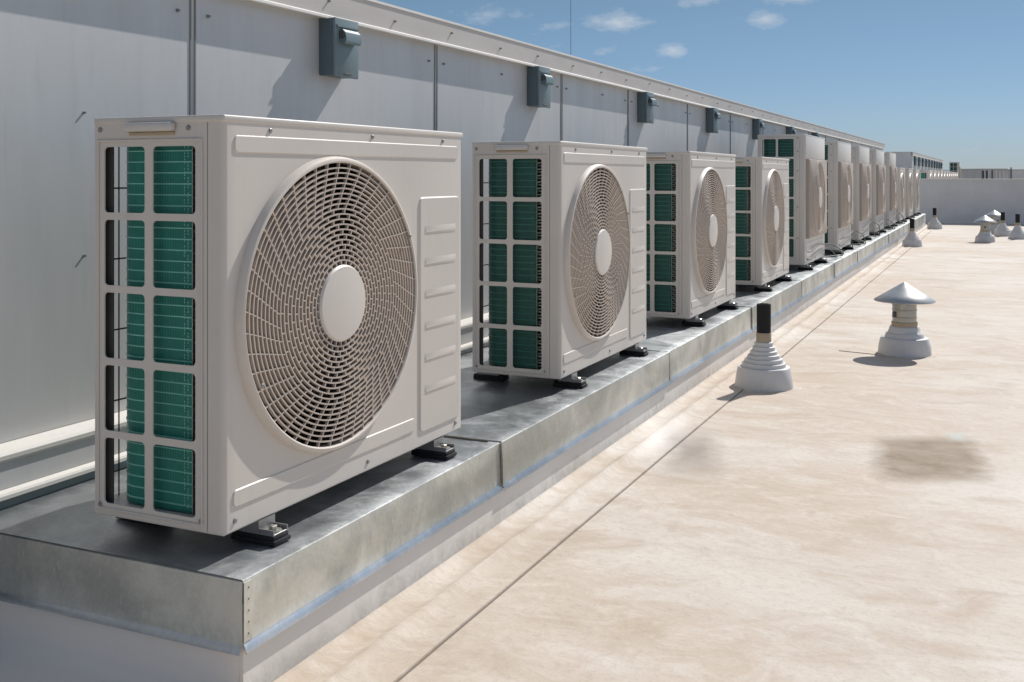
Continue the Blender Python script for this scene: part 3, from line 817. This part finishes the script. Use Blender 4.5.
sd.tube(sp, .0009, 5); tag(sd.build('roof_seam', 'seam_dirt', None, True), kind='structure')
# pale flashing skirt at the platform's near end, lightened against its shade
sk = MB(); n = 30; rows = []
for i in range(n+1):
    x = -2.4+(2.4-1.2575)*i/n; row = []
    for (y, z) in ((Y0+.0015, .10), (Y0-.000, .06), (Y0-.006, .035), (Y0-.03, .017), (Y0-.12, .008), (Y0-.36, .006), (Y0-.365, .001)):
        row.append(sk.bm.verts.new((x, y+(.012*noise.noise(Vector((x*3, 0, y))) if z < .01 else 0), z)))
    rows.append(row)
for A, B in zip(rows, rows[1:]):
    for j in range(6): sk.bm.faces.new((A[j], A[j+1], B[j+1], B[j]))
tag(sk.build('roof_end_flashing', 'end_paint_lifted', None, 60), kind='structure')
ew = empty('end_wall', (-1.2, 23.62, 0)); tag(ew, 'low lavender grey parapet wall closing the far end of the roof', 'wall')
w = MB(); w.box(-1.9, 8.0, 23.62, 23.84, -.05, .885); w.build('wall_body', 'far_white', ew, off=(1.2, -23.62, 0))
w = MB(); w.box(-1.9, 8.0, 23.60, 23.86, .8855, .912, .004, 2); w.build('wall_coping', 'white_trim', ew, off=(1.2, -23.62, 0))
rs = grid_sheet('far_roof', -6, 12, 23.84, 70, 4, 4, lambda x, y: 0, 'roof_membrane'); tag(rs, kind='structure')
sw = empty('side_wall', (8.0, 0, 0)); tag(sw, 'low parapet wall along the open side of the roof', 'wall')
w = MB(); w.box(8.0, 8.2, -5, 23.9, -.05, .5); w.build('wall_body', 'far_white', sw, off=(-8, 0, 0))

# ------------------------------------------------------------------ roof penetrations
def tiers(base_r=.132, top_r=.044, dh=.095):
    return [(base_r, -.004), (base_r+.001, .006), (base_r*.965, dh*.5), (base_r*.90, dh-.004), (base_r*.885, dh)]
def make_pipe():
    root = empty('vent_pipe')
    b = MB(); b.lathe(tiers()+[(.100, .098), (.0985, .113), (.0955, .1155), (.088, .1165), (.0855, .1315), (.0825, .134), (.075, .135), (.073, .150), (.070, .1525), (.0635, .1535), (.0615, .168), (.0585, .1705), (.0525, .1715), (.0505, .188), (.0475, .1905), (.0435, .1915), (.041, .2085), (.036, .2105)], n=48)
    for v in b.bm.verts:
        r = math.hypot(v.co.x, v.co.y); n_ = noise.noise(Vector((v.co.x*14, v.co.y*14, v.co.z*20)))
        v.co.x *= 1+.022*n_; v.co.y *= 1+.022*n_; v.co.z += .004*n_*(v.co.z > .02)
    b.build('sealed_cone', 'vent_sealant', root, 32)
    s = MB()
    ring = [(.150+.012*math.sin(3*t)+.008*math.sin(5*t+1), t) for t in [2*math.pi*k/48 for k in range(48)]]
    V1 = [s.bm.verts.new((r*math.cos(t), r*math.sin(t), .0022)) for r, t in ring]; V2 = [s.bm.verts.new((1.05*r*math.cos(t), 1.05*r*math.sin(t), .0002)) for r, t in ring]
    s.bm.faces.new(V1)
    for k in range(48): s.bm.faces.new((V1[k], V2[k], V2[(k+1) % 48], V1[(k+1) % 48]))
    s.build('sealant_skirt', 'roof_membrane', root, 5)
    c = MB(); c.lathe([(.0345, .209), (.0345, .250), (.033, .252)], n=32); c.build('clamp_band', 'band_tan', root, 40)
    p = MB(); p.lathe([(.032, .24), (.0325, .384), (.027, .384), (.027, .30)], n=32, capt=True); p.build('black_pipe', 'black_rubber', root, 40)
    return root
def make_cap():
    root = empty('capped_vent')
    b = MB(); b.lathe([(.138, -.004), (.139, .006), (.134, .045), (.127, .086), (.124, .092), (.104, .095), (.098, .112), (.094, .118), (.086, .121), (.080, .140), (.075, .152), (.070, .156)], n=48)
    for v in b.bm.verts:
        n_ = noise.noise(Vector((v.co.x*13+5, v.co.y*13, v.co.z*20)))
        v.co.x *= 1+.03*n_; v.co.y *= 1+.03*n_; v.co.z += .003*n_*(v.co.z > .02)
    b.build('sealed_base', 'vent_sealant', root, 50)
    s = MB(); V1 = []; V2 = []
    for k in range(48):
        t = 2*math.pi*k/48; r = .158+.012*math.sin(2*t+1)+.010*math.sin(5*t)
        V1.append(s.bm.verts.new((r*math.cos(t), r*math.sin(t), .0026))); V2.append(s.bm.verts.new((1.06*r*math.cos(t), 1.06*r*math.sin(t), .0002)))
    s.bm.faces.new(V1)
    for k in range(48): s.bm.faces.new((V1[k], V2[k], V2[(k+1) % 48], V1[(k+1) % 48]))
    s.build('sealant_skirt', 'roof_membrane', root, 5)
    c = MB(); c.lathe([(.068, .153), (.0685, .176), (.066, .179)], n=32); c.build('clamp_band', 'band_tan', root, 40)
    p = MB(); p.lathe([(.063, .17), (.063, .200), (.0655, .202), (.0655, .206), (.063, .208), (.063, .240), (.0655, .242), (.0655, .247), (.063, .249), (.063, .286)], n=40)
    po = p.build('metal_collar', 'steel', root, 40)
    pt = MB(); pt.box(-.0705, -.060, -.012, .012, .205, .235, .002, 1); pt.build('collar_latch', 'gap_dark', po)
    for k in range(3):
        t = 2*math.pi*k/3+.4; l = MB(); l.box(-.0015, .0015, -.008, .008, .27, .318); ob = l.build('cap_strut', 'steel', root)
        ob.rotation_euler = (0, 0, t); ob.location = (.064*math.cos(t), .064*math.sin(t), 0)
    k = MB(); k.lathe([(.157, .290), (.160, .294), (.1585, .298), (.11, .3285), (.06, .3605), (.012, .3905), (.003, .395)], n=40, capb=False)
    k.lathe([(.156, .2905), (.08, .335), (.003, .375)], n=48, capb=False)
    k.build('cone_cap', 'cap_metal', root, 50)
    return root
pp = make_pipe(); cv = make_cap()
P = [(763.8, 386.8, 'vent pipe with black top and stepped white cone nearest the camera'), (912.1, 246.5, 'black topped vent pipe beside the far part of the metal platform'),
     (934.6, 229, 'black topped vent pipe close to the end wall and the platform end'), (1002.8, 236, 'black topped vent pipe right of the two distant capped vents'),
     (1017.6, 239, 'black topped vent pipe at the right edge of the photo')]
for i, (px, py, lab) in enumerate(P):
    o = pp if i == 0 else copy_tree(pp); o.location = ground(px, py); o.rotation_euler[2] = i*1.3
    tag(o, lab, 'vent pipe', 'black topped vent pipes on the roof')
Cc = [(904.5, 354, 'large vent with shiny conical metal cap standing on the open roof'), (985, 242, 'distant vent with conical cap, the nearer of two at the right'), (994.5, 233.5, 'distant vent with conical cap partly hidden behind another capped vent')]
for i, (px, py, lab) in enumerate(Cc):
    o = cv if i == 0 else copy_tree(cv); o.location = ground(px, py); o.rotation_euler[2] = R(40)+i*.9
    tag(o, lab, 'roof vent', 'capped vents on the roof')
# small membrane patch beside the big capped vent
pc = ground(868, 351); q = MB()
q.box(-.13, .13, -.10, .10, .0, .0026, .002, 1); po = q.build('membrane_patch', 'roof_membrane'); po.location = (pc.x, pc.y, .001); po.rotation_euler[2] = R(-14)
tag(po, 'thin square beige membrane patch welded flat beside the large capped vent', 'patch')

# ------------------------------------------------------------------ cables at the tall units
def smooth_path(pts, n=8):
    P_ = [Vector(p) for p in pts]; P_ = [P_[0]]+P_+[P_[-1]]; out = []
    for i in range(1, len(P_)-2):
        for k in range(n):
            t = k/n; p0, p1, p2, p3 = P_[i-1:i+3]
            out.append(.5*((2*p1)+(p2-p0)*t+(2*p0-5*p1+4*p2-p3)*t*t+(3*p1-p0-3*p2+p3)*t**3))
    out.append(P_[-2]); return out
cab_lab = ['black cable loop on the platform beside the first tall unit', 'black cable loop on the platform beside the second tall unit', 'black cable loop on the platform beside the third tall unit',
           'black cable loop on the platform beside the fourth tall unit', 'black cable loop on the platform beside the last tall unit']
for i in range(5):
    y = YU[4+i]; random.seed(20+i); r_ = lambda s=.02: random.uniform(-s, s)
    m = MB(); x = AF+.012; zb_ = ZP+.012
    lift = (.0, .03, .05, .02, .04)[i]
    m.tube(smooth_path([(x-.02, y+.10, ZP+.145), (x+.008, y+.16, ZP+.145), (x+.006, y+.6, ZP+.155+r_()), (x+.01, y+1.0, ZP+.15+lift), (x+.03, y+1.2, ZP+.13+lift),
                        (x+.055, y+1.42, ZP+.085+lift), (x+.055+r_(), y+1.60, zb_+.01), (x+.03, y+1.62, zb_), (x-.03, y+1.5, zb_), (x-.12, y+1.3, zb_), (x-.25, y+1.2, zb_)]), .0052, 8)
    m.tube(smooth_path([(x-.02, y+.08, ZP+.085), (x+.008, y+.14, ZP+.085), (x+.006, y+.5, ZP+.105), (x+.01, y+.9, ZP+.12), (x+.02, y+1.1, ZP+.10),
                        (x+.04+r_(), y+1.3, ZP+.03), (x+.02, y+1.42, zb_), (x-.06, y+1.48, zb_), (x-.2, y+1.42, zb_)]), .0045, 8)
    tag(m.build('power_cable', 'cable_black', None, True), cab_lab[i], 'cable', 'cables at the tall units')

# ------------------------------------------------------------------ mast, far things
ms = empty('wire_mast', (-3.2, 6.6, 0))
def at(px, Zc):
    Xc = (px-512)/F*Zc; return Vector((Xc*math.cos(TH)-Zc*math.sin(TH), Xc*math.sin(TH)+Zc*math.cos(TH), 0))
p = at(570.8, 9); ms.location = (p.x, p.y, 0); tag(ms, 'thin dark wire mast rising behind the coping into the sky', 'mast')
m = MB(); m.tube([(0, 0, 0), (0, 0, 3.6)], .0026, 6); m.build('mast_rod', 'screw_steel', ms); m = MB(); m.lathe([(.05, 0), (.04, .05), (.01, .06)], n=12); m.build('mast_base', 'steel', ms)

def far_box(name, px0, px1, ytop, Zc, depth, mat, label, cat, zb_=0, extras=None):
    a_, b_ = at(px0, Zc), at(px1, Zc); h = E+(YH-ytop)*Zc/F; L = (b_-a_).length
    root = empty(name, ((a_.x+b_.x)/2, (a_.y+b_.y)/2, zb_), TH); tag(root, label, cat)
    m = MB(); m.box(-L/2, L/2, 0, depth, 0, h-zb_-.05, .01, 1); m.build('body', mat, root)
    m = MB(); m.box(-L/2-.04, L/2+.04, -.04, depth+.04, h-zb_-.0495, h-zb_); m.build('roof_lid', 'far_grey' if mat != 'far_dark' else 'far_white', root)
    if extras: extras(root, L, h-zb_)
    return root
def seams(root, L, h):
    for k in range(1, 7):
        m = MB(); w = L/7; m.box(-L/2+w*k-.03, -L/2+w*k+.03, -.03, -.002, .05, h-.1); m.build('panel_rib', 'far_dark' if k == 3 else 'far_white', root)
    m = MB(); m.box(-L/2+.05, -L/2+L*.28, -.02, -.001, h*.55, h-.12); m.build('intake_grille', 'far_dark', root)
def posts(root, L, h):
    for u in (-.42, .12, .30):
        m = MB(); m.tube([(u*L, -.12, 0), (u*L, -.12, h+.12)], .035, 8); m.build('flue_pipe', 'far_dark', root, True)
def wins(root, L, h):
    for k in range(8):
        m = MB(); w = L/8; m.box(-L/2+w*k+w*.2, -L/2+w*k+w*.8, -.03, .02, h*.55, h*.8); m.build('window', 'far_dark', root)
far_box('rooftop_unit', 981, 1007, 168.6, 60, 3, 'far_grey', 'long silver rooftop machine seen above the end wall', 'rooftop unit', 0, seams)
far_box('rooftop_unit', 1007.5, 1040, 169.4, 61, 3, 'far_white', 'white rooftop housing with dark flue pipes at the right edge above the end wall', 'rooftop unit', 0, posts)
far_box('distant_building', 957, 984, 171.8, 130, 12, 'far_dark', 'low dark distant building showing left of the silver rooftop machine', 'building', -8, None)
far_box('distant_building', 940, 1010, 173.6, 150, 12, 'far_white', 'pale low building on the horizon behind the dark one', 'building', -8, wins)
m = MB(); n = 90
V1 = []; V2 = []
for k in range(n+1):
    t = k/n; x = -3500+7500*t; y = 6200
    h_ = 30+34*max(0, noise.noise(Vector((t*6, 0, 3)))+.4)
    V1.append((m.bm.verts.new((x, y, -8)), m.bm.verts.new((x, y+400, h_-8)), m.bm.verts.new((x, y+1200, -8))))
for A, B in zip(V1, V1[1:]):
    m.bm.faces.new((A[0], B[0], B[1], A[1])); m.bm.faces.new((A[1], B[1], B[2], A[2]))
tag(m.build('hills', 'distant_hill', None, True), kind='structure')
g = MB(); g.poly([(-9000, -9000, -8), (9000, -9000, -8), (9000, 9000, -8), (-9000, 9000, -8)]); tag(g.build('ground', 'distant_ground'), kind='structure')
# building mass under the roofs
u = MB(); u.box(-4, 8.2, -5, 70, -8, -.055); bm_ = u.build('building_below', 'far_white'); tag(bm_, 'pale building body under the flat roof', 'building')

# ------------------------------------------------------------------ light and sky
sd_ = Vector((.26, 1.0, 1.0)).normalized()
sl = bpy.data.lights.new('sun', 'SUN'); sl.energy = 4.4; sl.angle = R(.5); sl.color = (1, .97, .925)
so = bpy.data.objects.new('sun', sl); COL.objects.link(so)
so.rotation_euler = (-sd_).to_track_quat('-Z', 'Y').to_euler(); so.location = (0, 0, 20)
wd = bpy.data.worlds.new('World'); scene.world = wd; wd.use_nodes = True
nt = wd.node_tree; bg = nt.nodes['Background']
sky = nt.nodes.new('ShaderNodeTexSky'); sky.sky_type = 'NISHITA'; sky.sun_disc = False
sky.sun_elevation = math.asin(sd_.z); sky.sun_rotation = math.atan2(sd_.x, sd_.y)
sky.air_density = 1.0; sky.dust_density = .15; sky.ozone_density = 3.0; sky.altitude = 50
bg.inputs[1].default_value = .11
# thin fair-weather clouds placed by direction
tc = nt.nodes.new('ShaderNodeTexCoord')
def wmath(op, a_, b_=0):
    k = nt.nodes.new('ShaderNodeMath'); k.operation = op
    for i, v in enumerate((a_, b_)):
        if isinstance(v, bpy.types.NodeSocket): nt.links.new(v, k.inputs[i])
        else: k.inputs[i].default_value = v
    return k.outputs[0]
sp_ = nt.nodes.new('ShaderNodeSeparateXYZ'); nt.links.new(tc.outputs['Generated'], sp_.inputs[0])
az = wmath('ARCTAN2', sp_.outputs[0], sp_.outputs[1]); el = wmath('ARCSINE', sp_.outputs[2])
nz = nt.nodes.new('ShaderNodeTexNoise'); nz.inputs['Scale'].default_value = 20; nz.inputs['Detail'].default_value = 8; nz.inputs['Roughness'].default_value = .66
mp = nt.nodes.new('ShaderNodeMapping'); mp.inputs['Scale'].default_value = (1, 1, 2.6); nt.links.new(tc.outputs['Generated'], mp.inputs[0]); nt.links.new(mp.outputs[0], nz.inputs[0])
total = None
def cloud(px, py, wpx, hpx, dens):
    global total
    # direction of the cloud in the world
    Xc, Zc, zz = (px-512)/F, 1.0, (YH-py)/F
    x, y = Xc*math.cos(TH)-Zc*math.sin(TH), Xc*math.sin(TH)+Zc*math.cos(TH)
    A = math.atan2(x, y); B = math.atan2(zz, math.hypot(x, y))
    da = wmath('DIVIDE', wmath('SUBTRACT', az, A), wpx/F); de = wmath('DIVIDE', wmath('SUBTRACT', el, B), hpx/F)
    d = wmath('SQRT', wmath('ADD', wmath('MULTIPLY', da, da), wmath('MULTIPLY', de, de)))
    f = wmath('MULTIPLY', wmath('MAXIMUM', wmath('SUBTRACT', 1.0, d), 0), dens)
    total = f if total is None else wmath('MAXIMUM', total, f)
for c_ in ((615, 22, 62, 17, 1.25), (672, 50, 26, 14, 1.1), (500, 14, 60, 16, .75), (606, 50, 24, 14, .7), (765, 18, 40, 16, .8), (712, 0, 50, 13, 1.25), (790, -3, 60, 14, 1.35), (560, 26, 40, 10, .8), (640, 70, 60, 10, .6), (712, 48, 20, 12, .5), (980, 150, 150, 9, .35), (570, 35, 180, 30, .3)):
    cloud(*c_)
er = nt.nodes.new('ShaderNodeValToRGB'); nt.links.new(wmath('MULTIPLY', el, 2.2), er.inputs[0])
for k_, (p_, c_) in enumerate(((0., (.34, .44, .68)), (.10, (.385, .47, .65)), (.40, (.46, .50, .505)), (.58, (1.45, 1.20, 1.0)), (1., (1.6, 1.25, .98)))):  # upper stops warmed and raised: unseen fill added for the shade
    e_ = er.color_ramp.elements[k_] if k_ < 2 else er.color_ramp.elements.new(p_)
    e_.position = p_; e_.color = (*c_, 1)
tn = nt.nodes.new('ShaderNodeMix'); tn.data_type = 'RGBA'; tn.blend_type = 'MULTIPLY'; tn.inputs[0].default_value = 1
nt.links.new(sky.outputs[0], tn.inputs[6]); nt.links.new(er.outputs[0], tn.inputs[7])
cm = wmath('SUBTRACT', wmath('ADD', wmath('MULTIPLY', nz.outputs[0], 2.6), total), 1.75)
cr_ = nt.nodes.new('ShaderNodeValToRGB'); cr_.color_ramp.elements[0].position = .0; cr_.color_ramp.elements[0].color = (0, 0, 0, 1)
cr_.color_ramp.elements[1].position = .9; cr_.color_ramp.elements[1].color = (.6, .6, .6, 1); nt.links.new(wmath('MULTIPLY', cm, wmath('MINIMUM', wmath('MULTIPLY', total, 8), 1)), cr_.inputs[0])
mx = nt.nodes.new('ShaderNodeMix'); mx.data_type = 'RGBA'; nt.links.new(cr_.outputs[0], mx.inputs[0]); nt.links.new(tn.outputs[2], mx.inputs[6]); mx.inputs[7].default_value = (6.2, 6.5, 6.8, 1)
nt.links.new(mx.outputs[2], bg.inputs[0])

# ------------------------------------------------------------------ camera
cd = bpy.data.cameras.new('camera'); cam = bpy.data.objects.new('camera', cd); COL.objects.link(cam)
cam.location = (0, 0, E); cam.rotation_euler = (R(90), 0, TH)
cd.sensor_width = 36; cd.lens = F/1024*36; cd.shift_y = -(341-YH)/1024; cd.clip_end = 20000; cd.clip_start = .05
scene.camera = cam
vs_ = scene.view_settings; vs_.view_transform = 'Standard'; vs_.look = 'None'; vs_.exposure = 0; vs_.gamma = 1
scene.render.resolution_x, scene.render.resolution_y = 1024, 682
scene.render.engine = 'CYCLES'
